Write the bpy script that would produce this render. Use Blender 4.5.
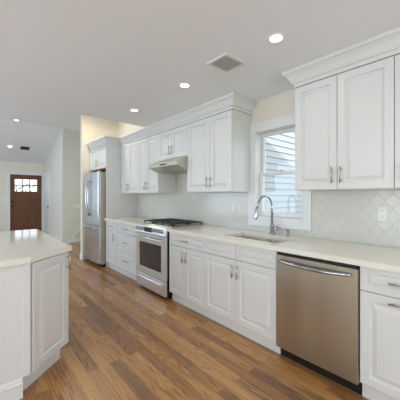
import bpy, bmesh, math, random
from mathutils import Vector, Matrix
S = bpy.context.scene
COL = S.collection
for o in list(bpy.data.objects): bpy.data.objects.remove(o)
random.seed(4)

# ---------------------------------------------------------------- camera
YAW = 0.7175; FPX = 263.8; CAMZ = 1.319
cd = bpy.data.cameras.new('camera'); cam = bpy.data.objects.new('camera', cd); COL.objects.link(cam)
cam.location = (0, 0, CAMZ); cam.rotation_euler = (math.pi/2, 0, -YAW)
cd.sensor_fit = 'HORIZONTAL'; cd.sensor_width = 36; cd.lens = 36*FPX/400; cd.shift_y = -(200-196.3)/400
cd.clip_start = .05
S.camera = cam
# ---------------------------------------------------------------- world, sun, added fill lights
w = bpy.data.worlds.new('world'); S.world = w; w.use_nodes = True
bg = w.node_tree.nodes['Background']; bg.inputs[0].default_value = (.80, .89, 1, 1); bg.inputs[1].default_value = 2.1
def lamp(name, kind, loc, rot, energy, col, **k):
    l = bpy.data.lights.new(name, kind); l.energy = energy; l.color = col
    for a, b in k.items(): setattr(l, a, b)
    o = bpy.data.objects.new(name, l); COL.objects.link(o); o.location = loc; o.rotation_euler = rot
    return o
sd = Vector((1, .75, -.45)).normalized()
sun = lamp('sun', 'SUN', (-8, -6, 9), (0, 0, 0), 3.0, (1, .96, .9), angle=.009)
sun.rotation_mode = 'QUATERNION'; sun.rotation_quaternion = sd.to_track_quat('-Z', 'Y')
R90 = math.pi/2
lamp('rear_fill_light', 'AREA', (-.3, -2.42, 1.35), (R90, 0, 0), 23, (.79, .90, 1), shape='RECTANGLE', size=4.2, size_y=2.0)  # invented area lamp inside the solid back wall, fills the room
lamp('side_fill_light', 'AREA', (-3.02, .6, 1.35), (0, -R90, 0), 43, (.78, .90, 1), shape='RECTANGLE', size=1.9, size_y=3.4)  # added area lamp on the closed left wall, no opening behind it
lamp('living_fill_light', 'AREA', (-3.02, 6.6, 1.5), (0, -R90, 0), 80, (.56, .77, 1), shape='RECTANGLE', size=2.0, size_y=4.2)  # added cool area lamp brightening the living area from the left
S.view_settings.view_transform = 'Standard'; S.view_settings.look = 'None'
S.view_settings.gamma = 1; S.view_settings.use_curve_mapping = False; S.view_settings.exposure = 0.14

# ---------------------------------------------------------------- materials
def s2l(c):
    return tuple(((x/255)/12.92 if x/255 <= .04045 else ((x/255+.055)/1.055)**2.4) for x in c)+(1,)
def mat(name, rgb, rough=.5, metal=0, spec=None, srgb=True, coat=0):
    m = bpy.data.materials.new(name); m.use_nodes = True
    b = m.node_tree.nodes['Principled BSDF']
    b.inputs['Base Color'].default_value = s2l(rgb) if srgb else tuple(rgb)+(1,)
    b.inputs['Roughness'].default_value = rough; b.inputs['Metallic'].default_value = metal
    if spec is not None: b.inputs['Specular IOR Level'].default_value = spec
    b.inputs['Coat Weight'].default_value = coat
    return m
class N:
    def __init__(s, m): s.t = m.node_tree; s.b = s.t.nodes['Principled BSDF']
    def n(s, ty, **k):
        x = s.t.nodes.new(ty)
        for a, b in k.items(): setattr(x, a, b)
        return x
    def set(s, sock, v):
        if hasattr(v, 'is_output'): s.t.links.new(v, sock)
        elif v is not None: sock.default_value = v
    def m(s, op, a, b=None, c=None):
        x = s.n('ShaderNodeMath', operation=op)
        for i, v in enumerate((a, b, c)): s.set(x.inputs[i], v)
        return x.outputs[0]
    def pos(s):
        g = s.n('ShaderNodeNewGeometry'); q = s.n('ShaderNodeSeparateXYZ'); s.set(q.inputs[0], g.outputs['Position']); return g.outputs['Position'], q.outputs
    def xyz(s, x, y, z=0.0):
        c = s.n('ShaderNodeCombineXYZ')
        for i, v in enumerate((x, y, z)): s.set(c.inputs[i], v)
        return c.outputs[0]
    def noise(s, vec, scale, detail=2, rough=.5, dist=0):
        x = s.n('ShaderNodeTexNoise'); s.set(x.inputs['Vector'], vec); x.inputs['Scale'].default_value = scale
        x.inputs['Detail'].default_value = detail; x.inputs['Roughness'].default_value = rough; x.inputs['Distortion'].default_value = dist
        return x.outputs['Fac']
    def ramp(s, fac, stops):
        x = s.n('ShaderNodeValToRGB'); s.set(x.inputs[0], fac); e = x.color_ramp.elements
        while len(e) < len(stops): e.new(.5)
        for i, (p, c) in enumerate(stops): e[i].position = p; e[i].color = s2l(c)
        return x.outputs[0]
    def mix(s, f, a, b, mode='MIX'):
        x = s.n('ShaderNodeMix', data_type='RGBA', blend_type=mode)
        s.set(x.inputs[0], f); s.set(x.inputs[6], a); s.set(x.inputs[7], b); return x.outputs[2]
    def bump(s, h, strength=.2, dist=.01):
        x = s.n('ShaderNodeBump'); s.set(x.inputs['Height'], h); x.inputs['Strength'].default_value = strength; x.inputs['Distance'].default_value = dist
        s.set(s.b.inputs['Normal'], x.outputs[0])
def paint(name, rgb, rough=.6, amt=.03):
    m = mat(name, rgb, rough); k = N(m); p, q = k.pos()
    f = k.noise(p, 90, 3); k.bump(f, amt, .004); return m
M = {}
M['cab'] = paint('cabinet_white_paint', (224, 224, 221), .33, .02)
M['wall'] = paint('beige_wall_paint', (236, 229, 214), .7)
M['hall'] = paint('sage_grey_wall_paint', (222, 222, 210), .7)
M['pale'] = paint('pale_wall_paint', (226, 224, 216), .7)
M['ceil'] = paint('ceiling_white_paint', (240, 243, 246), .8)
M['trim'] = paint('trim_white_paint', (236, 236, 234), .35, .01)
M['plastic'] = mat('white_plastic', (236, 236, 232), .3)
M['slot'] = mat('dark_slot', (62, 60, 58), .6)
M['louvre'] = mat('grey_louvre', (206, 206, 204), .5)
M['black'] = mat('black_plastic', (18, 18, 19), .35)
M['iron'] = mat('cast_iron', (38, 36, 36), .28)
M['nickel'] = mat('brushed_nickel', (196, 188, 174), .28, 1)
M['chrome'] = mat('chrome', (186, 190, 198), .12, 1)
M['bronze'] = mat('dark_bronze', (46, 38, 32), .35, .8)
M['boxside'] = mat('appliance_side_grey', (188, 178, 158), .4, .2)
M['rawwood'] = paint('raw_plywood_edge', (176, 124, 66), .6)
M['screen'] = mat('display_glass', (52, 58, 68), .06, spec=.9)
def steel(name, rgb, rough=.3, aniso=.75):
    m = mat(name, rgb, rough, 1); k = N(m)
    tg = k.n('ShaderNodeTangent', direction_type='RADIAL', axis='Z'); k.set(k.b.inputs['Tangent'], tg.outputs[0])
    k.b.inputs['Anisotropic'].default_value = aniso; p, q = k.pos()
    f = k.noise(k.xyz(k.m('MULTIPLY', q['X'], 9.0), k.m('MULTIPLY', q['Y'], 9.0), k.m('MULTIPLY', q['Z'], .6)), 1.0, 2)
    k.set(k.b.inputs['Roughness'], k.m('MULTIPLY_ADD', f, .14, rough-.07))
    k.bump(k.noise(k.xyz(k.m('MULTIPLY', q['X'], 3.2), k.m('MULTIPLY', q['Y'], 3.2), k.m('MULTIPLY', q['Z'], .25)), 1.0, 1), .55, .035)
    return m
M['steel'] = steel('stainless_steel', (192, 188, 174), .33)
M['steelv'] = steel('stainless_steel_vertical_grain', (228, 229, 230), .33)
M['steelf'] = steel('refrigerator_stainless_steel', (204, 206, 208), .30)
M['sinksteel'] = mat('sink_steel', (214, 206, 194), .36, .6)
# oak floor
m = M['floor'] = mat('oak_plank_floor', (120, 85, 55), .3, spec=.85); k = N(m); p, q = k.pos()
br = k.n('ShaderNodeTexBrick'); br.offset = .37; br.offset_frequency = 2; br.squash = 1
k.set(br.inputs['Vector'], k.xyz(q['Y'], q['X'])); 
for nm, v in (('Color1', (0, 0, 0, 1)), ('Color2', (1, 1, 1, 1)), ('Mortar', (.5, .5, .5, 1)), ('Scale', 1), ('Mortar Size', .0011), ('Mortar Smooth', .3), ('Bias', 0), ('Brick Width', 1.25), ('Row Height', .083)):
    br.inputs[nm].default_value = v
sepc = k.n('ShaderNodeSeparateColor'); k.set(sepc.inputs[0], br.outputs['Color']); rnd = sepc.outputs[0]
row = k.m('FLOOR', k.m('DIVIDE', q['X'], .083))
seed = k.m('ADD', k.m('MULTIPLY', rnd, 17.0), k.m('MULTIPLY', row, 3.7))
gv = k.xyz(k.m('MULTIPLY', q['X'], 1.0), k.m('MULTIPLY', q['Y'], .085), seed)
big = k.noise(gv, 9, 2, .5, .3)
rings = k.m('SINE', k.m('MULTIPLY', big, 95.0))
rings = k.m('POWER', k.m('MULTIPLY_ADD', rings, .5, .5), 3.0)
fine = k.noise(k.xyz(k.m('MULTIPLY', q['X'], 1.0), k.m('MULTIPLY', q['Y'], .03), seed), 330, 2, .6)
tone = k.m('ADD', k.m('MULTIPLY', rnd, .4), k.m('MULTIPLY', k.noise(k.xyz(q['X'], k.m('MULTIPLY', q['Y'], .3), seed), 2.4, 2), .6))
base = k.ramp(tone, [(.12, (116, 78, 46)), (.42, (176, 122, 70)), (.62, (208, 153, 90)), (.9, (232, 180, 112))])
c1 = k.mix(k.m('MULTIPLY', rings, k.m('MULTIPLY', k.noise(k.xyz(q['X'], k.m('MULTIPLY', q['Y'], .4), seed), 1.7, 1), .95)), base, s2l((70, 48, 36)))
c2 = k.mix(k.m('MULTIPLY', k.m('SUBTRACT', 1.0, fine), .38), c1, s2l((84, 60, 44)))
c3 = k.mix(k.m('MULTIPLY', br.outputs['Fac'], .7), c2, s2l((56, 38, 26)))
k.set(k.b.inputs['Base Color'], c3); k.set(k.b.inputs['Roughness'], k.m('MULTIPLY_ADD', fine, .12, .24))
k.bump(k.m('SUBTRACT', k.m('MULTIPLY', fine, .25), br.outputs['Fac']), .12, .002)
# lantern tile backsplash (curved lattice)
m = M['tile'] = mat('lantern_tile', (214, 213, 205), .12); k = N(m); p, q = k.pos()
u = k.m('DIVIDE', q['Y'], .104); v = k.m('DIVIDE', q['Z'], .128)
pp = k.m('ADD', u, v); qq = k.m('SUBTRACT', u, v)
A = .05
P1 = k.m('ADD', pp, k.m('MULTIPLY', k.m('SINE', k.m('MULTIPLY', qq, 2*math.pi)), A))
Q1 = k.m('ADD', qq, k.m('MULTIPLY', k.m('SINE', k.m('MULTIPLY', pp, 2*math.pi)), A))
def edge(x):
    f = k.m('FRACT', x); return k.m('MINIMUM', f, k.m('SUBTRACT', 1.0, f))
d = k.m('MINIMUM', edge(P1), edge(Q1))
g = k.m('SMOOTH_MIN', k.m('DIVIDE', d, .04), 1.0, .4)
cell = k.noise(k.xyz(k.m('FLOOR', P1), k.m('FLOOR', Q1)), 7.3, 0)
tc = k.mix(cell, s2l((212, 209, 200)), s2l((220, 217, 208)))
gr = k.n('ShaderNodeMapRange'); k.set(gr.inputs[0], d); gr.inputs[1].default_value = .015; gr.inputs[2].default_value = .035
k.set(k.b.inputs['Base Color'], k.mix(gr.outputs[0], s2l((199, 197, 188)), tc))
k.set(k.b.inputs['Roughness'], k.m('MULTIPLY_ADD', gr.outputs[0], -.5, .62))
k.bump(k.m('ADD', g, k.m('MULTIPLY', cell, .25)), .35, .003)
# quartz
m = M['quartz'] = mat('white_quartz', (226, 223, 214), .09); k = N(m); p, q = k.pos()
f = k.noise(p, 260, 2, .6); k.set(k.b.inputs['Base Color'], k.ramp(f, [(.3, (216, 210, 196)), (.45, (238, 234, 221)), (.7, (244, 241, 230))]))
# entry door wood
m = M['doorwood'] = mat('dark_stained_door_wood', (84, 52, 34), .35); k = N(m); p, q = k.pos()
f = k.noise(k.xyz(k.m('MULTIPLY', q['X'], 40.0), k.m('MULTIPLY', q['Z'], 2.5)), 1.0, 3, .6, .4)
k.set(k.b.inputs['Base Color'], k.ramp(f, [(.2, (82, 48, 30)), (.8, (126, 80, 50))]))
M['siding'] = paint('white_vinyl_siding', (180, 183, 187), .55)
M['grass'] = paint('lawn', (96, 122, 70), .9)
M['leaf'] = paint('shrub_leaves', (70, 112, 52), .7)
m = M['glass'] = bpy.data.materials.new('window_glass'); m.use_nodes = True
t = m.node_tree; t.nodes.clear(); o_ = t.nodes.new('ShaderNodeOutputMaterial'); mx = t.nodes.new('ShaderNodeMixShader')
tr = t.nodes.new('ShaderNodeBsdfTransparent'); gl = t.nodes.new('ShaderNodeBsdfGlossy'); gl.inputs['Roughness'].default_value = .02
mx.inputs[0].default_value = .03
t.links.new(tr.outputs[0], mx.inputs[1]); t.links.new(gl.outputs[0], mx.inputs[2]); t.links.new(mx.outputs[0], o_.inputs[0])
def emit(name, col, st):
    m = bpy.data.materials.new(name); m.use_nodes = True; t = m.node_tree; t.nodes.clear()
    o_ = t.nodes.new('ShaderNodeOutputMaterial'); e = t.nodes.new('ShaderNodeEmission')
    e.inputs[0].default_value = col+(1,); e.inputs[1].default_value = st; t.links.new(e.outputs[0], o_.inputs[0]); return m
M['led'] = emit('led_lens', (1, .95, .86), 9)
M['fillglow'] = emit('added_glow_pane', (.85, .93, 1), 1.6)  # emission for the added panes that serve as fill

# ---------------------------------------------------------------- mesh helpers (world coordinates)
def box(bm, x0, x1, y0, y1, z0, z1, bev=0, mtx=None, seg=1):
    x0, x1 = sorted((x0, x1)); y0, y1 = sorted((y0, y1)); z0, z1 = sorted((z0, z1))
    r = bmesh.ops.create_cube(bm, size=1); vs = r['verts']
    for v in vs: v.co = Vector(((x0+x1)/2+v.co.x*(x1-x0), (y0+y1)/2+v.co.y*(y1-y0), (z0+z1)/2+v.co.z*(z1-z0)))
    if bev > 0:
        es = list({e for v in vs for e in v.link_edges})
        r2 = bmesh.ops.bevel(bm, geom=es, offset=bev, segments=seg, affect='EDGES', profile=.5)
        vs = list({v for f in r2['faces'] for v in f.verts} | {v for v in vs if v.is_valid})
    if mtx: bmesh.ops.transform(bm, matrix=mtx, verts=vs)
def tube(bm, pts, r, n=10, caps=True):
    pts = [Vector(p) for p in pts]; rs = r if isinstance(r, (list, tuple)) else [r]*len(pts)
    rings = []; up = None
    for i, p in enumerate(pts):
        d = (pts[min(i+1, len(pts)-1)]-pts[max(i-1, 0)]).normalized()
        if up is None: up = Vector((0, 0, 1)) if abs(d.z) < .9 else Vector((1, 0, 0))
        a = d.cross(up).normalized(); b = a.cross(d).normalized(); up = b
        rings.append([bm.verts.new(p+a*rs[i]*math.cos(2*math.pi*k/n)+b*rs[i]*math.sin(2*math.pi*k/n)) for k in range(n)])
    for A_, B_ in zip(rings, rings[1:]):
        for k in range(n):
            f = bm.faces.new((A_[k], A_[(k+1) % n], B_[(k+1) % n], B_[k])); f.smooth = True
    if caps: bm.faces.new(rings[0][::-1]); bm.faces.new(rings[-1])
def poly_prism(bm, pts, z0, z1, bev=0):
    a = [bm.verts.new((x, y, z0)) for x, y in pts]; b = [bm.verts.new((x, y, z1)) for x, y in pts]
    n = len(pts); bm.faces.new(a[::-1]); bm.faces.new(b)
    for i in range(n): bm.faces.new((a[i], a[(i+1) % n], b[(i+1) % n], b[i]))
    if bev:
        bm.edges.ensure_lookup_table(); es = [e for e in bm.edges if abs(e.verts[0].co.z-z1) < 1e-5 and abs(e.verts[1].co.z-z1) < 1e-5]
        bmesh.ops.bevel(bm, geom=es, offset=bev, segments=2, affect='EDGES')
def link(name, bm, m, parent=None, origin=None):
    bmesh.ops.recalc_face_normals(bm, faces=bm.faces)
    me = bpy.data.meshes.new(name); o = bpy.data.objects.new(name, me); COL.objects.link(o)
    if parent is not None:
        base = Vector((0, 0, 0)); q_ = parent
        while q_ is not None: base += q_.location; q_ = q_.parent
        o.parent = parent
        bmesh.ops.translate(bm, vec=-base, verts=bm.verts)
    elif origin is not None:
        bmesh.ops.translate(bm, vec=-Vector(origin), verts=bm.verts); o.location = origin
    bm.to_mesh(me); bm.free(); me.materials.append(m); return o
def thing(name, label, cat, loc, group=None):
    o = bpy.data.objects.new(name, None); COL.objects.link(o); o.location = loc; o.empty_display_size = .1
    return tag(o, label, cat, group)
def tag(o, label, cat, group=None):
    o['label'] = label; o['category'] = cat
    if group: o['group'] = group
    return o
def struct(name, bm, m, parent=None):
    o = link(name, bm, m, parent)
    if parent is None: o['kind'] = 'structure'
    return o
def bx(name, m, parent, *a, **k):
    bm = bmesh.new(); box(bm, *a, **k); return link(name, bm, m, parent)
def sb(name, m, *a, **k):
    bm = bmesh.new(); box(bm, *a, **k); return struct(name, bm, m)
def frame_mtx(o, u, w):           # local (u right, v up, w outward) -> world
    u = Vector(u).normalized(); w = Vector(w).normalized(); v = Vector((0, 0, 1))
    return Matrix(((u.x, v.x, w.x, o[0]), (u.y, v.y, w.y, o[1]), (u.z, v.z, w.z, o[2]), (0, 0, 0, 1)))
def nested(bm, W, H, prof, mtx, th=.019):
    """slab W x H, front face stepped in nested rectangles: prof = [(inset, height over the front)]"""
    rings = [[(0, 0, -th), (W, 0, -th), (W, H, -th), (0, H, -th)]]
    for i, h in prof: rings.append([(i, i, h), (W-i, i, h), (W-i, H-i, h), (i, H-i, h)])
    vs = [[bm.verts.new(mtx @ Vector(c)) for c in r] for r in rings]
    for a, b in zip(vs, vs[1:]):
        for j in range(4): bm.faces.new((a[j], a[(j+1) % 4], b[(j+1) % 4], b[j]))
    bm.faces.new(vs[-1]); bm.faces.new(vs[0][::-1])
DOORP = [(0, -.003), (.003, 0), (.055, 0), (.058, -.004), (.062, -.012), (.070, -.012), (.092, -.002), (.096, -.001)]
DRAWP = [(0, -.003), (.003, 0), (.034, 0), (.037, -.004), (.041, -.011), (.046, -.011), (.058, -.002), (.061, -.001)]
FX = (0, -1, 0); OX = (-1, 0, 0)      # cabinets on the right wall face -X, their right hand is -Y
def pull(parent, o, u, w, vert=True, L=.128):
    """bar pull centred on o (world) on a face with right u and outward w"""
    o = Vector(o); u = Vector(u).normalized(); w = Vector(w).normalized(); d = Vector((0, 0, 1)) if vert else u
    bm = bmesh.new(); off = w*.030
    tube(bm, [o+off-d*L/2, o+off+d*L/2], .0058, 8)
    for s in (-1, 1): tube(bm, [o+d*s*L*.33+w*.0005, o+d*s*L*.33+off], .0042, 8)
    return link('handle', bm, M['nickel'], parent)
def front(parent, name, X, y1, y0, z0, z1, prof=None, handle=None, g=.0021):
    """door or drawer front on plane X spanning y1 (left in view) .. y0, handle=(kind, y, z)"""
    W = (y1-y0)-2*g; H = (z1-z0)-2*g
    if prof is None: prof = DRAWP if H < .3 else DOORP
    bm = bmesh.new(); nested(bm, W, H, prof, frame_mtx((X, y1-g, z0+g), FX, OX)); o = link(name, bm, M['cab'], parent)
    if handle: pull(o, (X, handle[1], handle[2]), FX, OX, handle[0] == 'v')
    return o

# ---------------------------------------------------------------- room shell
CH = 2.43; WX = 2.533; XL = -3.1; YB = -2.5; YF = 3.765; YR = 8.02; YE = 10.51; HR = 3.21
sb('floor', M['floor'], XL-.2, WX+.15, YB-.15, YE+.15, -.1, 0)
sb('ceiling', M['ceil'], XL, WX, YB, YF, CH, CH+.14)
sb('ceiling_beam', M['ceil'], XL, WX, YF-.12, YF, CH+.14, HR)
bm = bmesh.new(); box(bm, XL, WX, YF-.12, YR, HR, HR+.1); struct('ceiling_living', bm, M['ceil'])
bm = bmesh.new(); zs = CH+.01
vs = [bm.verts.new(c) for c in ((XL, YR, HR), (WX, YR, HR), (WX, YE, zs), (XL, YE, zs), (XL, YR, HR+.1), (WX, YR, HR+.1), (WX, YE, zs+.1), (XL, YE, zs+.1))]
for f in ((0, 1, 2, 3), (7, 6, 5, 4), (0, 4, 5, 1), (1, 5, 6, 2), (2, 6, 7, 3), (3, 7, 4, 0)): bm.faces.new([vs[i] for i in f])
struct('ceiling_slope', bm, M['ceil'])
# right wall with window hole
HY0, HY1, HZ0, HZ1 = 1.315, 1.905, 1.075, 2.075
bm = bmesh.new(); T = WX+.16
box(bm, WX, T, YB, HY0, 0, HR+.1); box(bm, WX, T, HY1, YR, 0, HR+.1); box(bm, WX, T, HY0, HY1, 0, HZ0); box(bm, WX, T, HY0, HY1, HZ1, HR+.1)
struct('wall_right', bm, M['wall'])
bm = bmesh.new(); box(bm, XL-.15, XL, YB, YE, 0, HR+.1); struct('wall_left', bm, M['wall'])
sb('wall_back', M['wall'], XL, WX, YB-.15, YB, 0, CH+.14)
sb('wall_stub', M['wall'], 1.756, WX, 5.72, 5.84, 0, HR)
sb('wall_hall', M['hall'], 1.94, WX, YR, YR+.12, 0, HR)
bm = bmesh.new()
vs = []
for x in (1.94, 2.1):
    for y, z in ((YR+.12, 0), (YE, 0), (YE, CH+.02), (YR+.12, HR-.03)): vs.append(bm.verts.new((x, y, z)))
for f in ((0, 1, 2, 3), (7, 6, 5, 4), (0, 4, 5, 1), (1, 5, 6, 2), (2, 6, 7, 3), (3, 7, 4, 0)): bm.faces.new([vs[i] for i in f])
struct('wall_hall_side', bm, M['pale'])
DX0, DX1, DH = .985, 1.885, 2.04
bm = bmesh.new(); gx = (1.12, 1.75); 
box(bm, XL, DX0, YE, YE+.15, 0, HR); box(bm, DX1, WX, YE, YE+.15, 0, HR); box(bm, DX0, DX1, YE, YE+.15, DH, HR)
struct('wall_far', bm, M['wall'])
sb('roof', M['siding'], XL-.8, 3.0, -3.4, YE+.6, 3.46, 3.6)
sb('baseboard_stub', M['trim'], 1.745, 1.79, 5.70, 5.86, 0, .12, bev=.004)
sb('baseboard_hall', M['trim'], 1.925, WX, YR-.015, YR, 0, .13, bev=.004)
sb('baseboard_side', M['trim'], 1.925, 1.94, YR-.015, 9.55, 0, .13, bev=.004)
sb('baseboard_far', M['trim'], XL, .88, YE-.015, YE, 0, .13, bev=.004)
bm = bmesh.new()   # sloping stair skirt board against the hall wall
pr = [(2.20, .13), (2.533, .46), (2.533, .60), (2.43, .50), (2.33, .34), (2.20, .20)]
a = [bm.verts.new((x, YR-.02, z)) for x, z in pr]; b = [bm.verts.new((x, YR, z)) for x, z in pr]
bm.faces.new(a); bm.faces.new(b[::-1])
for i in range(len(pr)): bm.faces.new((a[i], a[(i+1) % 6], b[(i+1) % 6], b[i]))
struct('trim_stair', bm, M['trim'])
# ---- added unseen window frames with glowing panes on solid walls, for fill light
def fill_window(n, kind, c0, c1, z0, z1):
    bm = bmesh.new(); f = .07
    def B(a0, a1, b0, b1, d0, d1):
        if kind == 'y': box(bm, a0, a1, YB+d0, YB+d1, b0, b1)
        else: box(bm, XL+d0, XL+d1, a0, a1, b0, b1)
    B(c0-f, c1+f, z1, z1+f, .0, .03); B(c0-f, c1+f, z0-f, z0, .0, .03); B(c0-f, c0, z0, z1, .0, .03); B(c1, c1+f, z0, z1, .0, .03)
    mcount = 3
    for i in range(1, mcount):
        c = c0+(c1-c0)*i/mcount; B(c-.03, c+.03, z0, z1, .005, .03)
    o = struct('window_%d' % n, bm, M['trim'])  # invented frame mounted on solid wall, out of view
    bm = bmesh.new()
    if kind == 'y': box(bm, c0, c1, YB+.001, YB+.004, z0, z1)
    else: box(bm, XL+.001, XL+.004, c0, c1, z0, z1)
    link('window_glass', bm, M['fillglow'], o)  # glowing pane added for fill, no daylight passes through
fill_window(2, 'y', -2.3, 1.7, .4, 2.2)
fill_window(3, 'x', -1.0, 2.2, .5, 2.2)
fill_window(4, 'x', 4.6, 8.6, .6, 2.4)

# ---- kitchen window
bm = bmesh.new(); c = .095; x0, x1 = WX-.022, WX
y0, y1, z0, z1 = HY0, HY1, HZ0, HZ1
box(bm, x0, x1, y0-c+.012, y0+.004, z0-c, z1+c, bev=.003); box(bm, x0, x1, y1-.004, y1+c+.006, z0-c, z1+c, bev=.003)
box(bm, x0-.001, x1, y0-.001, y1+.001, z1-.004, z1+c, bev=.003); box(bm, x0-.001, x1, y0-.001, y1+.001, z0-c, z0+.004, bev=.003)
box(bm, x0, WX+.16, y0-.0, y0+.012, z0, z1); box(bm, x0, WX+.16, y1-.012, y1, z0, z1); box(bm, x0, WX+.16, y0, y1, z0, z0+.012); box(bm, x0, WX+.16, y0, y1, z1-.012, z1)
wn = struct('window_1', bm, M['trim'])
def sash(X, za, zb, st=.04, bot=.05, top=.035):
    bm = bmesh.new(); ya, yb = y0+.013, y1-.013
    box(bm, X, X+.03, ya, ya+st, za, zb, bev=.003); box(bm, X, X+.03, yb-st, yb, za, zb, bev=.003)
    box(bm, X, X+.03, ya+st, yb-st, za, za+bot, bev=.003); box(bm, X, X+.03, ya+st, yb-st, zb-top, zb, bev=.003)
    s = link('sash', bm, M['trim'], wn); bx('window_glass', M['glass'], s, X+.013, X+.017, ya+st, yb-st, za+bot, zb-top)
    return s
sash(WX+.095, 1.56, z1-.014, bot=.035)
ls = sash(WX+.06, z0+.014, 1.595, bot=.055)
bm = bmesh.new(); box(bm, WX+.062, WX+.088, 1.585, 1.635, 1.596, 1.604, bev=.002); tube(bm, [(WX+.075, 1.61, 1.604), (WX+.075, 1.61, 1.614)], .010, 10); box(bm, WX+.060, WX+.074, 1.575, 1.612, 1.608, 1.614, bev=.001)
link('sash_lock', bm, M['nickel'], ls)
# ---- outside: neighbour's lapped siding, lawn
bm = bmesh.new(); Yn = 3.6; pitch = .15; zz = -.3; n = 36
prev = None
for i in range(n):
    for (yy, z) in ((Yn-.022, zz+i*pitch), (Yn, zz+(i+1)*pitch)):
        cur = (bm.verts.new((3.5, yy, z)), bm.verts.new((12, yy, z)))
        if prev: bm.faces.new((prev[0], prev[1], cur[1], cur[0]))
        prev = cur
b0 = bm.verts.new((3.5, Yn+.3, zz)); b1 = bm.verts.new((12, Yn+.3, zz)); b2 = bm.verts.new((12, Yn+.3, zz+n*pitch)); b3 = bm.verts.new((3.5, Yn+.3, zz+n*pitch)); bm.faces.new((b0, b3, b2, b1)); bm.faces.new((prev[0], prev[1], b2, b3))
struct('wall_neighbour_siding', bm, M['siding'])
sb('ground', M['grass'], -12, 16, -12, 26, -.45, -.3)

# ---- entry door
d = thing('entry_door', 'dark stained wooden front door with six small glass panes', 'door', ((DX0+DX1)/2, YE, 0)); del d['label']; del d['category']; d['kind'] = 'structure'; d.name = 'door_1'
bm = bmesh.new(); ya, yb = YE+.03, YE+.075; z0_, z1_ = 1.48, 1.885; px0, px1 = 1.115, 1.745
a0, a1 = DX0+.004, DX1-.004
box(bm, a0, a1, ya, yb, .008, .18); box(bm, a0, px0, ya, yb, .18, DH-.004); box(bm, px1, a1, ya, yb, .18, DH-.004)
box(bm, px0, px1, ya, yb, z1_, DH-.004); box(bm, px0, px1, ya, yb, 1.32, z0_)
mid = (px0+px1)/2; box(bm, mid-.05, mid+.05, ya, yb, .18, 1.32)
box(bm, px0, mid-.05, ya+.022, yb-.006, .18, 1.32); box(bm, mid+.05, px1, ya+.022, yb-.01, .18, 1.32)
dp = link('door_panel', bm, M['doorwood'], d)
bm = bmesh.new(); w3 = (px1-px0)/3
for i in (1, 2): box(bm, px0+i*w3-.013, px0+i*w3+.013, ya+.004, yb-.004, z0_, z1_)
zm = (z0_+z1_)/2
for i in range(3): box(bm, px0+i*w3+(.013 if i else 0), px0+(i+1)*w3-(.013 if i < 2 else 0), ya+.004, yb-.004, zm-.013, zm+.013)
link('muntin', bm, M['doorwood'], dp)
bx('door_glass', M['glass'], dp, px0, px1, ya+.02, ya+.024, z0_, z1_)
bm = bmesh.new(); tube(bm, [(1.045, ya-.001, 1.0), (1.045, ya-.012, 1.0)], .028, 14); tube(bm, [(1.045, ya-.012, 1.0), (1.045, ya-.04, 1.0), (1.045, ya-.065, 1.0)], [.012, .012, .028], 12); link('door_knob', bm, M['bronze'], dp)
bm = bmesh.new(); tube(bm, [(1.045, ya-.001, 1.16), (1.045, ya-.02, 1.16)], .027, 14); link('deadbolt', bm, M['bronze'], dp)
bm = bmesh.new(); cw = .09
box(bm, DX0-cw, DX0, YE-.02, YE, 0, DH+cw, bev=.003); box(bm, DX1, DX1+.052, YE-.02, YE, 0, DH+cw, bev=.003)
box(bm, DX0, DX1, YE-.02, YE, DH, DH+cw, bev=.003)
box(bm, DX0-.0, DX0+.003, YE, YE+.14, 0, DH); box(bm, DX1-.003, DX1, YE, YE+.14, 0, DH); box(bm, DX0, DX1, YE, YE+.14, DH-.003, DH)
link('door_casing', bm, M['trim'], d)
# shrub outside the entry
bm = bmesh.new()
for i in range(420):
    c_ = Vector((random.gauss(1.95, .55), random.gauss(13.2, .35), random.uniform(.0, 1.8)))
    s_ = random.uniform(.05, .12); n_ = Vector((random.uniform(-1, 1), random.uniform(-1, 1), random.uniform(-1, 1))).normalized(); t_ = n_.orthogonal().normalized(); b_ = n_.cross(t_)
    bm.faces.new([bm.verts.new(c_+t_*s_), bm.verts.new(c_+b_*s_*.45), bm.verts.new(c_-t_*s_), bm.verts.new(c_-b_*s_*.45)])
tube(bm, [(1.95, 13.2, -.3), (1.95, 13.2, 1.2)], .04)
tag(link('shrub', bm, M['leaf'], None, (1.95, 13.2, -.3)), 'green leafy shrub outside, seen through the front door panes', 'shrub')
# hall side door (white, on the pale wall)
d = thing('door_2', '', 'door', (1.94, 9.9, 0)); del d['label']; del d['category']; d['kind'] = 'structure'
bm = bmesh.new(); X = 1.94; e0, e1 = 9.55, 10.42
box(bm, X-.02, X, e0, e0+.09, 0, 2.13, bev=.003); box(bm, X-.02, X, e1-.06, e1+.03, 0, 2.13, bev=.003); box(bm, X-.02, X, e0+.09, e1-.06, 2.04, 2.13, bev=.003)
link('door_casing', bm, M['trim'], d)
bm = bmesh.new(); W_ = e1-.06-e0-.09; mt = frame_mtx((X-.012, e1-.06, .01), FX, OX); nested(bm, W_, 2.03, [(0, 0), (.1, 0), (.115, -.005), (.13, -.001)], mt, th=.011)
dl = link('door_panel', bm, M['trim'], d)
bm = bmesh.new(); tube(bm, [(X-.0125, e0+.15, .98), (X-.02, e0+.15, .98)], .025, 12); tube(bm, [(X-.02, e0+.15, .98), (X-.045, e0+.15, .98), (X-.065, e0+.15, .98)], [.01, .01, .026], 12); link('door_knob', bm, M['bronze'], dl)
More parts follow.
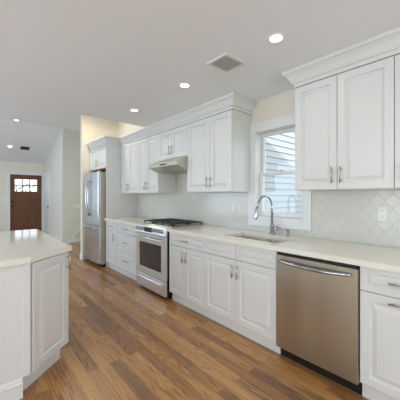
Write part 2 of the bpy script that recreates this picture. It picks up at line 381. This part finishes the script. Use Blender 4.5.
# ---- backsplash tiles
BT = .006
bm = bmesh.new(); tx = WX-BT; ZB, ZT = .915, 1.371
box(bm, tx, WX, -.6, 1.222, ZB, ZT); box(bm, tx, WX, 1.222, 2.008, ZB, .978); box(bm, tx, WX, 2.008, 2.762, ZB, ZT)
box(bm, tx, WX, 2.762, 3.484, ZB, 1.66); box(bm, tx, WX, 3.484, 4.82, ZB, ZT)
struct('wall_backsplash_tile', bm, M['tile'])

# ---------------------------------------------------------------- base cabinets
D = 1.903; BX = 2.52; ZL = .112; ZC = .872
def base_body(t, y1, y0, open_top=False):
    bm = bmesh.new()
    xf = D+.021
    if open_top:
        box(bm, xf, BX, y1-.016, y1-.001, ZL-.006, ZC+.002); box(bm, xf, BX, y0+.001, y0+.016, ZL-.006, ZC+.002); box(bm, BX-.01, BX, y0+.016, y1-.016, ZL-.006, ZC+.002)
        box(bm, xf, BX-.01, y0+.016, y1-.016, ZL-.006, ZL+.012); box(bm, xf, xf+.014, y0+.016, y1-.016, ZL+.012, ZC+.002)
    else: box(bm, xf, BX, y0+.001, y1-.001, ZL-.006, ZC+.002)
    b = link('body', bm, M['cab'], t)
    bx('toe_kick', M['cab'], t, D+.05, D+.066, y0+.001, y1-.001, .0, ZL-.006)
def base(y1, y0, label, fronts, cat='cabinet', open_top=False):
    t = thing('base_cabinet', label, cat, (BX, (y0+y1)/2, 0), 'white base cabinets along the wall')
    base_body(t, y1, y0, open_top)
    for f in fronts: front(t, *f)
    return t
s0, s1, s2, s3, s4, s5, s6 = 4.82, 4.409, 3.583, 2.776, 2.11, 1.218, .609
ZS = .713
base(s0, s1, 'narrow white base cabinet beside the refrigerator, one drawer over one door', [
    ('drawer', D, s0, s1, .705, ZC, None, ('h', (s0+s1)/2, .79)), ('door', D, s0, s1, ZL, .705, None, ('v', s1+.045, .60))])
base(s1, s2, 'white three-drawer base cabinet left of the range', [
    ('drawer', D, s1, s2, .705, ZC, None, ('h', (s1+s2)/2, .79)), ('drawer', D, s1, s2, .417, .705, DRAWP, ('h', (s1+s2)/2, .561)), ('drawer', D, s1, s2, ZL, .417, DRAWP, ('h', (s1+s2)/2, .266))])
m3 = (s3+s4)/2
base(s3, s4, 'white base cabinet right of the range, one drawer over two doors', [
    ('drawer', D, s3, s4, ZS, ZC, None, ('h', m3, .79)), ('door', D, s3, m3, ZL, ZS, None, ('v', m3+.032, .605)), ('door', D, m3, s4, ZL, ZS, None, ('v', m3-.032, .605))])
m4 = (s4+s5)/2
base(s4, s5, 'wide white sink base cabinet with two handleless false drawer fronts', [
    ('drawer', D, s4, m4, ZS, ZC), ('drawer', D, m4, s5, ZS, ZC), ('door', D, s4, m4, ZL, ZS, None, ('v', m4+.032, .605)), ('door', D, m4, s5, ZL, ZS, None, ('v', m4-.032, .605))], open_top=True)
s7 = .609-.457
base(s6, s7, 'white base cabinet right of the dishwasher with two horizontal pulls', [
    ('drawer', D, s6, s7, ZS, ZC, None, ('h', (s6+s7)/2, .797)), ('door', D, s6, s7, ZL, ZS, None, ('h', (s6+s7)/2, .678))])
# ---------------------------------------------------------------- dishwasher
t = thing('dishwasher', 'stainless steel dishwasher with bowed bar handle under the counter', 'dishwasher', (2.2, .913, 0))
y0, y1 = s6+.004, s5-.004
bx('body', M['black'], t, D+.022, 2.50, y0+.002, y1-.002, .10, .868)
bx('toe_panel', M['black'], t, D+.055, D+.07, y0+.002, y1-.002, 0, .10)
bm = bmesh.new(); box(bm, D-.022, D+.020, y0, y1, .100, .846, bev=.004, seg=2); dr = link('door', bm, M['steel'], t)
bx('control_strip', M['black'], dr, D-.012, D+.020, y0+.004, y1-.004, .848, .866)
bm = bmesh.new(); pts = []; rr = []
for i in range(17):
    a = i/16; yy = y1-.035-(y1-y0-.07)*a; b_ = math.sin(math.pi*a)
    pts.append((D-.034-.024*b_**.6, yy, .805-.012*b_)); rr.append(.011+.003*b_)
tube(bm, pts, rr, 12)
for e in (0, -1): tube(bm, [(D-.0225, pts[e][1], .805), (D-.034, pts[e][1], .805)], .012, 10)
link('handle', bm, M['chrome'], dr)
# ---------------------------------------------------------------- gas range
ry0, ry1 = s3+.022, s2-.008
t = thing('gas_range', 'stainless steel gas range with black grates between base cabinets', 'stove', (2.2, (ry0+ry1)/2, 0))
RF = 1.892
bx('body', M['black'], t, RF+.002, 2.50, ry0, ry1, .05, .905)
for yy in (ry0+.04, ry1-.04):
    for xx in (RF+.06, 2.42): bm = bmesh.new(); tube(bm, [(xx, yy, 0), (xx, yy, .05)], .02, 10); link('foot', bm, M['black'], t)
FD = 1.862
bm = bmesh.new(); box(bm, FD, RF, ry0, ry1, .035, .222, bev=.006, seg=2); dw = link('drawer', bm, M['steelv'], t)
bm = bmesh.new(); box(bm, FD-.022, FD-.0005, ry0+.08, ry1-.08, .162, .182, bev=.006, seg=2); link('handle', bm, M['steelv'], dw)
zA, zB = .232, .798
bm = bmesh.new(); wy0, wy1, wz0, wz1 = ry0+.10, ry1-.10, .325, .675
box(bm, FD, RF, ry0, ry1, zA, wz0, bev=.002); box(bm, FD, RF, ry0, ry1, wz1, zB, bev=.002)
box(bm, FD+.0005, RF, ry0+.0005, wy0, wz0-.002, wz1+.002); box(bm, FD+.0005, RF, wy1, ry1-.0005, wz0-.002, wz1+.002)
od = link('oven_door', bm, M['steelv'], t)
bx('oven_window', M['screen'], od, FD+.004, RF-.004, wy0, wy1, wz0, wz1)
bm = bmesh.new(); tube(bm, [(FD-.045, ry0+.03, .748), (FD-.045, ry1-.03, .748)], .013, 12)
for yy in (ry0+.06, ry1-.06): tube(bm, [(FD-.0005, yy, .748), (FD-.045, yy, .748)], .011, 10)
link('handle', bm, M['steelv'], od)
bm = bmesh.new()     # slanted control panel
pr = [(1.862, .806), (1.87, .905), (1.905, .932), (1.96, .932), (1.96, .906), (RF-.0, .906), (RF, .806)]
a = [bm.verts.new((x, ry0, z)) for x, z in pr]; b = [bm.verts.new((x, ry1, z)) for x, z in pr]; bm.faces.new(a[::-1]); bm.faces.new(b)
for i in range(7): bm.faces.new((a[i], b[i], b[(i+1) % 7], a[(i+1) % 7]))
cp = link('control_panel', bm, M['steelv'], t)
for yy in (.06, .125, .19, .50, .565, .63, .69):
    yk = ry1-yy; bm = bmesh.new(); tube(bm, [(1.865, yk, .862), (1.846, yk, .863), (1.834, yk, .8635)], [.026, .024, .021], 16); link('knob', bm, M['chrome'], cp)
bx('display', M['screen'], cp, 1.8585, 1.866, ry1-.44, ry1-.245, .825, .89)
bm = bmesh.new(); box(bm, 1.961, 2.50, ry0+.003, ry1-.003, .906, .918, bev=.003); ck = link('cooktop', bm, M['steel'], t)
for cx, cy in ((2.08, ry0+.17), (2.08, ry1-.17), (2.36, ry0+.17), (2.36, ry1-.17), (2.22, (ry0+ry1)/2)):
    bm = bmesh.new(); tube(bm, [(cx, cy, .9185), (cx, cy, .926), (cx, cy, .9265), (cx, cy, .934)], [.045, .042, .034, .030], 18); link('burner', bm, M['iron'], ck)
w3 = (ry1-ry0-.02)/3
for i in range(3):
    g0 = ry0+.01+i*w3+.004; g1 = g0+w3-.008; bm = bmesh.new(); zt = .962
    box(bm, 1.98, 1.994, g0, g1, zt-.012, zt, bev=.002); box(bm, 2.472, 2.486, g0, g1, zt-.012, zt, bev=.002)
    for yy in (g0, g1-.012, (g0+g1)/2-.006): box(bm, 1.994, 2.472, yy, yy+.012, zt-.012, zt, bev=.002)
    for xx in (2.08, 2.22, 2.36): box(bm, xx-.006, xx+.006, g0+.012, g1-.012, zt-.011, zt+.001, bev=.002)
    for xx in (1.982, 2.474):
        for yy in (g0, g1-.012): box(bm, xx, xx+.011, yy, yy+.011, .9185, zt-.01)
    link('grate', bm, M['iron'], t)
# ---------------------------------------------------------------- counter tops
def plate_hole(x0, x1, y0, y1, holes, z0, z1):
    bm = bmesh.new()
    xs = sorted({x0, x1, *[h[0] for h in holes], *[h[1] for h in holes]}); ys = sorted({y0, y1, *[h[2] for h in holes], *[h[3] for h in holes]})
    def solid(i, j):
        if not (0 <= i < len(xs)-1 and 0 <= j < len(ys)-1): return False
        cx, cy = (xs[i]+xs[i+1])/2, (ys[j]+ys[j+1])/2
        return not any(h[0] < cx < h[1] and h[2] < cy < h[3] for h in holes)
    V = {}
    def v(i, j, z):
        if (i, j, z) not in V: V[(i, j, z)] = bm.verts.new((xs[i], ys[j], z))
        return V[(i, j, z)]
    for i in range(len(xs)-1):
        for j in range(len(ys)-1):
            if not solid(i, j): continue
            for z in (z0, z1): bm.faces.new((v(i, j, z), v(i+1, j, z), v(i+1, j+1, z), v(i, j+1, z)))
            for (di, dj, p_, q_) in ((-1, 0, (i, j), (i, j+1)), (1, 0, (i+1, j), (i+1, j+1)), (0, -1, (i, j), (i+1, j)), (0, 1, (i, j+1), (i+1, j+1))):
                if not solid(i+di, j+dj): bm.faces.new((v(*p_, z0), v(*q_, z0), v(*q_, z1), v(*p_, z1)))
    return bm
CT0, CT1, CF = .8765, .914, 1.865
SX0, SX1, SY0, SY1 = 2.0, 2.345, 1.275, 1.925
bm = plate_hole(CF, 2.526, s7-.3, s3+.012, [(SX0, SX1, SY0, SY1)], CT0, CT1)
tag(link('countertop', bm, M['quartz'], None, (2.2, 1.4, CT0)), 'long white quartz countertop holding the sink, right of the range', 'countertop')
bm = plate_hole(CF, 2.526, s2+.001, 4.822, [], CT0, CT1)
tag(link('countertop', bm, M['quartz'], None, (2.2, 4.2, CT0)), 'short white quartz countertop between the range and the refrigerator panel', 'countertop')
# sink: two bowls
t = thing('kitchen_sink', 'double bowl stainless sink set into the white counter under the window', 'sink', ((SX0+SX1)/2, (SY0+SY1)/2, CT0-.20))
ymid = (SY0+SY1)/2-.02
for (a_, b_) in ((SY0-.006, ymid-.012), (ymid+.012, SY1+.006)):
    bm = bmesh.new(); xa, xb = SX0-.006, SX1+.006; zt, zb = CT0-.001, CT0-.19; r = .012
    o4 = [(xa, a_), (xb, a_), (xb, b_), (xa, b_)]; i4 = [(xa+.03, a_+.03), (xb-.03, a_+.03), (xb-.03, b_-.03), (xa+.03, b_-.03)]
    l0 = [bm.verts.new((x, y, zt)) for x, y in o4]; l1 = [bm.verts.new((x+(r if x == xa else -r), y+(r if y == a_ else -r), zb+.02)) for x, y in o4]; l2 = [bm.verts.new((x, y, zb)) for x, y in i4]
    for A_, B_ in ((l0, l1), (l1, l2)):
        for i in range(4): bm.faces.new((A_[i], A_[(i+1) % 4], B_[(i+1) % 4], B_[i]))
    bm.faces.new(l2)
    ow = [bm.verts.new((x+(-.002 if x == xa else .002), y+(-.002 if y == a_ else .002), zt)) for x, y in o4]; ob = [bm.verts.new((x+(-.002 if x == xa else .002), y+(-.002 if y == a_ else .002), zb-.003)) for x, y in o4]
    for A_, B_ in ((ow, l0), (ob, ow)):
        for i in range(4): bm.faces.new((A_[i], A_[(i+1) % 4], B_[(i+1) % 4], B_[i]))
    bm.faces.new(ob)
    bo = link('bowl', bm, M['sinksteel'], t)
    bm = bmesh.new(); cx, cy = (xa+xb)/2, (a_+b_)/2; tube(bm, [(cx, cy, zb+.0005), (cx, cy, zb+.004)], [.042, .038], 18); link('drain', bm, M['chrome'], bo)
bx('divider', M['sinksteel'], t, SX0+.006, SX1-.006, ymid-.009, ymid+.009, CT0-.03, CT0-.004, bev=.003)
# faucet
fx, fy = 2.445, 1.625
t = thing('faucet', 'chrome gooseneck pull-down faucet behind the sink', 'faucet', (fx, fy, CT1))
bm = bmesh.new(); tube(bm, [(fx, fy, CT1+.0005), (fx, fy, CT1+.006), (fx, fy, CT1+.010), (fx, fy, CT1+.10), (fx, fy, CT1+.11)], [.030, .030, .024, .022, .016], 18); link('base', bm, M['chrome'], t)
bm = bmesh.new(); pts = [(fx, fy, CT1+.10), (fx, fy, 1.20)]; R = .11
for i in range(1, 15):
    a = math.pi*i/15*1.0; pts.append((fx-.11+R*math.cos(a), fy+.02*i/15, 1.215+R*math.sin(a)))
pts.append((fx-2*R-.012, fy+.022, 1.20)); tube(bm, pts, .0125, 14); nk = link('neck', bm, M['chrome'], t)
bm = bmesh.new(); hx = fx-2*R-.012; tube(bm, [(hx, fy+.022, 1.205), (hx-.006, fy+.022, 1.17), (hx-.022, fy+.022, 1.095), (hx-.024, fy+.022, 1.085)], [.0145, .018, .020, .015], 14); link('spray_head', bm, M['chrome'], nk)
bm = bmesh.new(); tube(bm, [(fx, fy-.021, CT1+.06), (fx, fy-.062, CT1+.06)], .017, 14); tube(bm, [(fx, fy-.052, CT1+.062), (fx-.004, fy-.060, CT1+.085), (fx-.006, fy-.085, CT1+.11)], [.008, .007, .005], 10); link('lever', bm, M['chrome'], t)
t = thing('soap_dispenser', 'small chrome soap dispenser standing right of the faucet', 'soap dispenser', (2.44, 1.435, CT1))
bm = bmesh.new(); tube(bm, [(2.44, 1.435, CT1+.0005), (2.44, 1.435, CT1+.004), (2.44, 1.435, CT1+.005), (2.44, 1.435, CT1+.052), (2.44, 1.435, CT1+.056)], [.022, .022, .017, .016, .010], 14); link('base', bm, M['chrome'], t)
bm = bmesh.new(); tube(bm, [(2.44, 1.435, CT1+.0565), (2.44, 1.435, CT1+.072)], .012, 12); tube(bm, [(2.44, 1.435, CT1+.064), (2.42, 1.435, CT1+.066), (2.405, 1.435, CT1+.062)], [.006, .006, .005], 10); link('spout', bm, M['chrome'], t)
# outlets
def outlet(y, z, label):
    t = thing('power_outlet', label, 'outlet', (tx, y, z), 'white outlets on the tile backsplash')
    bm = bmesh.new(); box(bm, tx-.006, tx-.0002, y-.036, y+.036, z-.058, z+.058, bev=.002); link('cover_plate', bm, M['plastic'], t)
    for s in (-1, 1):
        bm = bmesh.new(); box(bm, tx-.0085, tx-.0062, y-.017, y+.017, z+s*.027-.014, z+s*.027+.014, bev=.001); r_ = link('socket', bm, M['plastic'], t)
        bm = bmesh.new()
        for dy in (-.006, .006): box(bm, tx-.0092, tx-.0086, y+dy-.001, y+dy+.001, z+s*.027-.003, z+s*.027+.006)
        link('slot', bm, M['slot'], r_)
outlet(.638, 1.175, 'white double outlet on the tile right of the window')
outlet(2.245, 1.175, 'white double outlet on the tile left of the window')
def switch(name, label, o, u, w_, n=1):
    t = thing('light_switch', label, 'switch', o, None); mt = frame_mtx(o, u, w_)
    bm = bmesh.new(); box(bm, -.036*n, .036*n, -.058, .058, .0005, .006, bev=.002, mtx=mt); link('cover_plate', bm, M['plastic'], t)
    for i in range(n):
        c_ = (i-(n-1)/2)*.046; bm = bmesh.new(); box(bm, c_-.016, c_+.016, -.033, .033, .0062, .009, bev=.001, mtx=mt); link('rocker', bm, M['plastic'], t)
switch('s', 'white double light switch on the far wall left of the front door', (.82, YE, 1.24), (1, 0, 0), (0, -1, 0), 2)
switch('s', 'white light switch on the grey-green hall wall beside the refrigerator', (2.33, YR, 1.05), (1, 0, 0), (0, -1, 0), 2)
# ---------------------------------------------------------------- upper cabinets
U = 2.183; UB = 1.372; UT = 2.286
def upper(y1, y0, z0, label, splits, hz, hy):
    t = thing('wall_cabinet', label, 'cabinet', (2.53, (y0+y1)/2, z0), 'white wall cabinets')
    bx('body', M['cab'], t, U+.021, 2.526, y0+.001, y1-.001, z0, UT)
    ys = [y1]+splits+[y0]
    for i in range(len(ys)-1): front(t, 'door', U, ys[i], ys[i+1], z0+.002, UT-.004, None, ('v', hy[i], hz))
e0, e1, e2, e3, e4 = 4.818, 4.13, 3.485, 2.762, 1.968
H_ = .033
a = 4.487; upper(e0, e1, UB, 'white two-door wall cabinet beside the refrigerator panel', [a], UB+.12, [a+H_, a-H_])
a = 3.875-.03; a = 3.83; upper(e1, e2, UB, 'white two-door wall cabinet just left of the range hood', [a], UB+.12, [a+H_, a-H_])
a = (e2+e3)/2; upper(e2, e3, 1.86, 'short white two-door wall cabinet above the range hood', [a], 1.98, [a+H_, a-H_])
a = 2.322; upper(e3, e4, UB, 'white two-door wall cabinet between the range hood and the window', [a], UB+.115, [a+H_, a-H_])
r0 = 1.218; a = .858; upper(r0, .485, UB, 'large white two-door wall cabinet right of the window', [a], UB+.115, [a+H_, a-H_])
upper(.485, .03, UB, 'white wall cabinet at the right edge, mostly cut off', [], UB+.115, [.485-H_-.01])
# crown moulding swept with mitred corners
CPROF = [(0, 2.288), (.010, 2.288), (.010, 2.318), (.022, 2.322), (.030, 2.334), (.050, 2.372), (.072, 2.396), (.084, 2.400), (.084, 2.428), (-.012, 2.428), (-.012, 2.288)]
def crown(path, label, prof=CPROF, dz=0):
    bm = bmesh.new(); P_ = [Vector((x, y)) for x, y in path]; rings = []
    for i, p in enumerate(P_):
        ns = []
        if i > 0: d_ = (p-P_[i-1]).normalized(); ns.append(Vector((d_.y, -d_.x)))
        if i < len(P_)-1: d_ = (P_[i+1]-p).normalized(); ns.append(Vector((d_.y, -d_.x)))
        n_ = ns[0] if len(ns) == 1 else (ns[0]+ns[1])/(1+ns[0].dot(ns[1]))
        rings.append([bm.verts.new((p.x+n_.x*o, p.y+n_.y*o, z+dz)) for o, z in prof])
    L = len(prof)
    for A_, B_ in zip(rings, rings[1:]):
        for j in range(L): bm.faces.new((A_[j], A_[(j+1) % L], B_[(j+1) % L], B_[j]))
    bm.faces.new(rings[0][::-1]); bm.faces.new(rings[-1])
    o = link('crown_moulding', bm, M['cab'], None, (P_[0].x, P_[0].y, prof[0][1]))
    return tag(o, label, 'moulding', 'white crown mouldings on the wall cabinets')
FCX = 1.905
# ---------------------------------------------------------------- refrigerator surround
t = thing('refrigerator_cabinet', 'white cabinet over the refrigerator with tall side panel', 'cabinet', (2.5, 4.9, 0))
bx('side_panel', M['cab'], t, FCX, 2.526, 4.822, 4.842, 0, UT)
bx('body', M['cab'], t, FCX+.021, 2.526, 4.844, 5.70, 1.856, UT)
bx('bottom_panel', M['rawwood'], t, FCX+.021, 2.526, 4.844, 5.70, 1.848, 1.8555)
a = 5.27; front(t, 'door', FCX, 5.70, a, 1.856, UT-.004, None, ('v', a+H_, 1.97)); front(t, 'door', FCX, a, 4.846, 1.856, UT-.004, None, ('v', a-H_, 1.97))
crown([(2.526, 1.966), (U+.012, 1.966), (U+.012, 4.822), (FCX+.012, 4.822), (FCX+.012, 5.70)][::-1], 'white crown moulding running from the refrigerator cabinet to the window')
crown([(2.526, r0-.002), (U+.012, r0-.002), (U+.012, .03)], 'white crown moulding above the large cabinet right of the window')
# ---------------------------------------------------------------- refrigerator
f0, f1 = 4.885, 5.665; FF = 1.765
t = thing('refrigerator', 'stainless steel french door refrigerator with bottom freezer drawer', 'refrigerator', (2.2, (f0+f1)/2, 0))
bx('body', M['boxside'], t, FF+.075, 2.48, f0, f1, .05, 1.765, bev=.004)
bx('base_grille', M['black'], t, FF+.08, FF+.2, f0+.01, f1-.01, .0, .05)
def fdoor(name, ya, yb, za, zb, bow=.018):
    bm = bmesh.new(); n = 8; pr = []
    c_ = (f0+f1)/2; hw = (f1-f0)/2
    for i in range(n+1):
        y = ya+(yb-ya)*i/n; pr.append((FF+bow*((y-c_)/hw)**2, y))
    pr[0] = (pr[0][0]+.006, ya); pr[-1] = (pr[-1][0]+.006, yb)
    pts = pr+[(FF+.07, yb), (FF+.07, ya)]
    poly_prism(bm, pts, za, zb, .004); o = link(name, bm, M['steelf'], t)
    return o
fm = (f0+f1)/2
dR = fdoor('door', f0, fm-.003, .775, 1.775); dL = fdoor('door', fm+.003, f1, .775, 1.775); dF = fdoor('freezer_drawer', f0, f1, .075, .765)
for s, dd in ((-1, dR), (1, dL)):
    bm = bmesh.new(); pts = []
    for i in range(13):
        a = i/12; b_ = math.sin(math.pi*a); pts.append((FF-.016-.05*b_**.7, fm+s*(.045+.012*b_), .95+.66*a))
    tube(bm, pts, .013, 12)
    for e in (0, -1): tube(bm, [(FF+.001, pts[e][1], pts[e][2]), pts[e]], .014, 10)
    link('handle', bm, M['chrome'], dd)
bm = bmesh.new(); pts = []
for i in range(13):
    a = i/12; b_ = math.sin(math.pi*a); pts.append((FF-.012-.045*b_**.6, f0+.07+(f1-f0-.14)*a, .69-.006*b_))
tube(bm, pts, .013, 12)
for e in (0, -1): tube(bm, [(FF+.012, pts[e][1], pts[e][2]), pts[e]], .014, 10)
link('handle', bm, M['chrome'], dF)
for yy in (f0+.04, f1-.04): bx('hinge_cover', M['boxside'], t, FF+.03, FF+.069, yy-.03, yy+.03, 1.7755, 1.795, bev=.003)
# ---------------------------------------------------------------- range hood
h0, h1 = e3+.002, e2-.002
t = thing('range_hood', 'slim stainless steel under-cabinet hood above the gas range', 'range hood', (2.3, (h0+h1)/2, 1.70))
bm = bmesh.new(); pr = [(2.02, 1.742), (2.02, 1.788), (2.178, 1.857), (2.524, 1.857), (2.524, 1.70), (2.505, 1.70), (2.505, 1.80), (2.21, 1.80), (2.045, 1.75)]
pr = [(2.02, 1.735), (2.02, 1.782), (2.178, 1.857), (2.524, 1.857), (2.524, 1.68), (2.16, 1.68)]
a = [bm.verts.new((x, h0, z)) for x, z in pr]; b = [bm.verts.new((x, h1, z)) for x, z in pr]; bm.faces.new(a[::-1]); bm.faces.new(b)
for i in range(6): bm.faces.new((a[i], b[i], b[(i+1) % 6], a[(i+1) % 6]))
hd = link('body', bm, M['steel'], t)
for s in (0, 1):
    ya = h0+.03+s*.35; bx('filter', M['boxside'], hd, 2.20, 2.46, ya, ya+.31, 1.674, 1.679, bev=.001)
bx('control_bar', M['black'], hd, 2.0185, 2.0198, h0+.26, h0+.42, 1.75, 1.768)
# ---------------------------------------------------------------- island
t = thing('kitchen_island', 'white kitchen island with quartz top and angled corner door', 'kitchen island', (0, 3, 0))
top = [(-.72, 2.055), (.300, 2.055), (.630, 2.318), (.630, 3.80), (-.72, 3.80)]
bm = bmesh.new(); poly_prism(bm, top, CT0, CT1, .003); link('countertop', bm, M['quartz'], t)
A_ = Vector((.322, 2.075)); B_ = Vector((.606, 2.318)); dA = (B_-A_).normalized(); nA = Vector((dA.y, -dA.x))
Ai = A_-nA*.02; Bi = B_-nA*.02
bm = bmesh.new(); poly_prism(bm, [(-.68, 2.078), (.285, 2.078), (Ai.x-.004, Ai.y+.0), (Bi.x, Bi.y), (.606, 2.335), (.606, 3.76), (-.68, 3.76)], .128, CT0-.001); link('body', bm, M['cab'], t)
bm = bmesh.new(); k1 = A_-nA*.075; k2 = B_-nA*.075
poly_prism(bm, [(-.66, 2.10), (k1.x-.02, 2.10), (k1.x, k1.y), (k2.x, k2.y), (.545, 2.44), (.545, 3.74), (-.66, 3.74)], 0, .127); link('toe_kick', bm, M['cab'], t)
Wd = (B_-A_).length
bm = bmesh.new(); mt = frame_mtx((A_.x, A_.y, .135), (dA.x, dA.y, 0), (nA.x, nA.y, 0)); nested(bm, Wd, CT0-.135-.008, DOORP, mt); dr = link('door', bm, M['cab'], t)
hp = A_+dA*(Wd-.028); pull(dr, (hp.x, hp.y, .795), (dA.x, dA.y, 0), (nA.x, nA.y, 0), True, .13)
bm = bmesh.new(); box(bm, .262, .306, 2.070, 2.0775, .129, CT0-.002, bev=.002); link('corner_stile', bm, M['cab'], t)
bm = bmesh.new(); pr = [(2.10, 0), (2.0775-.016, 0), (2.0775-.016, .098), (2.0775-.010, .104), (2.0775-.010, .112), (2.0775-.003, .122), (2.0775, .127), (2.10, .127)]
a = [bm.verts.new((-.68, y, z)) for y, z in pr]; b = [bm.verts.new((.262, y, z)) for y, z in pr]; bm.faces.new(a[::-1]); bm.faces.new(b)
for i in range(8): bm.faces.new((a[i], b[i], b[(i+1) % 8], a[(i+1) % 8]))
link('base_moulding', bm, M['cab'], t)
# ---------------------------------------------------------------- ceiling lights, vents
def can(x, y, z, label, power, nrm=(0, 0, -1), col=(1, .92, .80), group='recessed kitchen ceiling lights', r=.043):
    t = thing('recessed_light', label, 'ceiling light', (x, y, z), group)
    q_ = Vector((0, 0, -1)).rotation_difference(Vector(nrm).normalized()).to_matrix().to_4x4(); mt = Matrix.Translation((x, y, z)) @ q_
    bm = bmesh.new(); n = 28; prof = [(r+.022, 0), (r+.020, -.004), (r+.004, -.006), (r, -.003), (r, 0)]
    rings = [[bm.verts.new(mt @ Vector((rr*math.cos(2*math.pi*k/n), rr*math.sin(2*math.pi*k/n), zz-.0002))) for k in range(n)] for rr, zz in prof]
    for A1, B1 in zip(rings, rings[1:]):
        for k in range(n): bm.faces.new((A1[k], A1[(k+1) % n], B1[(k+1) % n], B1[k]))
    link('trim_ring', bm, M['trim'], t)
    bm = bmesh.new(); vs = [bm.verts.new(mt @ Vector((r*math.cos(2*math.pi*k/n), r*math.sin(2*math.pi*k/n), -.0015))) for k in range(n)]; bm.faces.new(vs); link('lens', bm, M['led'], t)
    l = lamp('recessed_lamp', 'SPOT', mt @ Vector((0, 0, -.02)), (0, 0, 0), power, col, spot_size=math.radians(165), spot_blend=.7, shadow_soft_size=.05)
    l.rotation_euler = q_.to_euler()
KP = 2.6
can(1.62, 1.045, CH, 'recessed ceiling light nearest the camera, right of the vent', KP)
can(1.62, 2.09, CH, 'middle recessed kitchen light, in front of the cabinets left of the vent', KP)
can(1.60, 3.12, CH, 'recessed kitchen light farthest along, near the edge of the low ceiling', KP)
for x, y, lb in ((-1.4, 1.0, 'unseen recessed ceiling light between the island and the left wall'), (-1.4, 3.0, 'unseen recessed ceiling light left of the island'), (1.6, -.6, 'unseen recessed ceiling light in line with the cabinets, behind the camera'), (-1.4, -.8, 'unseen recessed ceiling light near the back wall, behind the camera')): can(x, y, CH, lb, 12)  # unseen lights at guessed spots, set stronger to fill the room
can(1.55, 5.0, HR, 'added unseen light on the high ceiling just past the kitchen, brightening the stub wall', 46, col=(1, .86, .66), group='recessed living room lights')  # no fixture visible here; put in to brighten the stub wall
NS = (0, -.313, -1)
can(.876, 7.93, HR, 'recessed light on the high flat ceiling near the ridge', 9, col=(1, .93, .84), group='recessed living room lights')
can(.882, 9.428, HR-.313*(9.428-YR)-.004, 'recessed light on the sloped ceiling above the front door', 6, NS, (1, .88, .7), group='recessed living room lights')
def vent(x, y, z, wx, wy, label, nrm=(0, 0, -1), m=M['plastic'], rot=0):
    t = thing('air_vent', label, 'vent', (x, y, z)); q_ = Vector((0, 0, -1)).rotation_difference(Vector(nrm).normalized()).to_matrix().to_4x4()
    mt = Matrix.Translation((x, y, z)) @ q_; b = .022
    bm = bmesh.new()
    for a_ in ((-wx, wx, wy-b, wy), (-wx, wx, -wy, -wy+b), (-wx, -wx+b, -wy+b, wy-b), (wx-b, wx, -wy+b, wy-b)): box(bm, *a_, -.008, -.0003, mtx=mt)
    link('frame', bm, m, t)
    bm = bmesh.new(); box(bm, -wx+b, wx-b, -wy+b, wy-b, -.0015, -.0005, mtx=mt); link('backing', bm, M['slot'], t)
    bm = bmesh.new(); n = 9
    for i in range(n):
        yy = -wy+b+(2*wy-2*b)*(i+.5)/n; sl = Matrix.Translation((0, yy, -.0065)) @ Matrix.Rotation(-.15, 4, 'X')
        box(bm, -wx+b, wx-b, -.0052, .0052, -.0007, .0007, mtx=mt @ sl)
    link('louvre', bm, M['louvre'] if m != M['slot'] else m, t)
vent(1.615, 1.513, CH, .125, .115, 'white louvred square vent in the kitchen ceiling')
vent(1.249, 9.426, HR-.313*(9.426-YR)-.004, .11, .10, 'small dark grey vent on the sloped ceiling above the front door', NS, M['slot'])
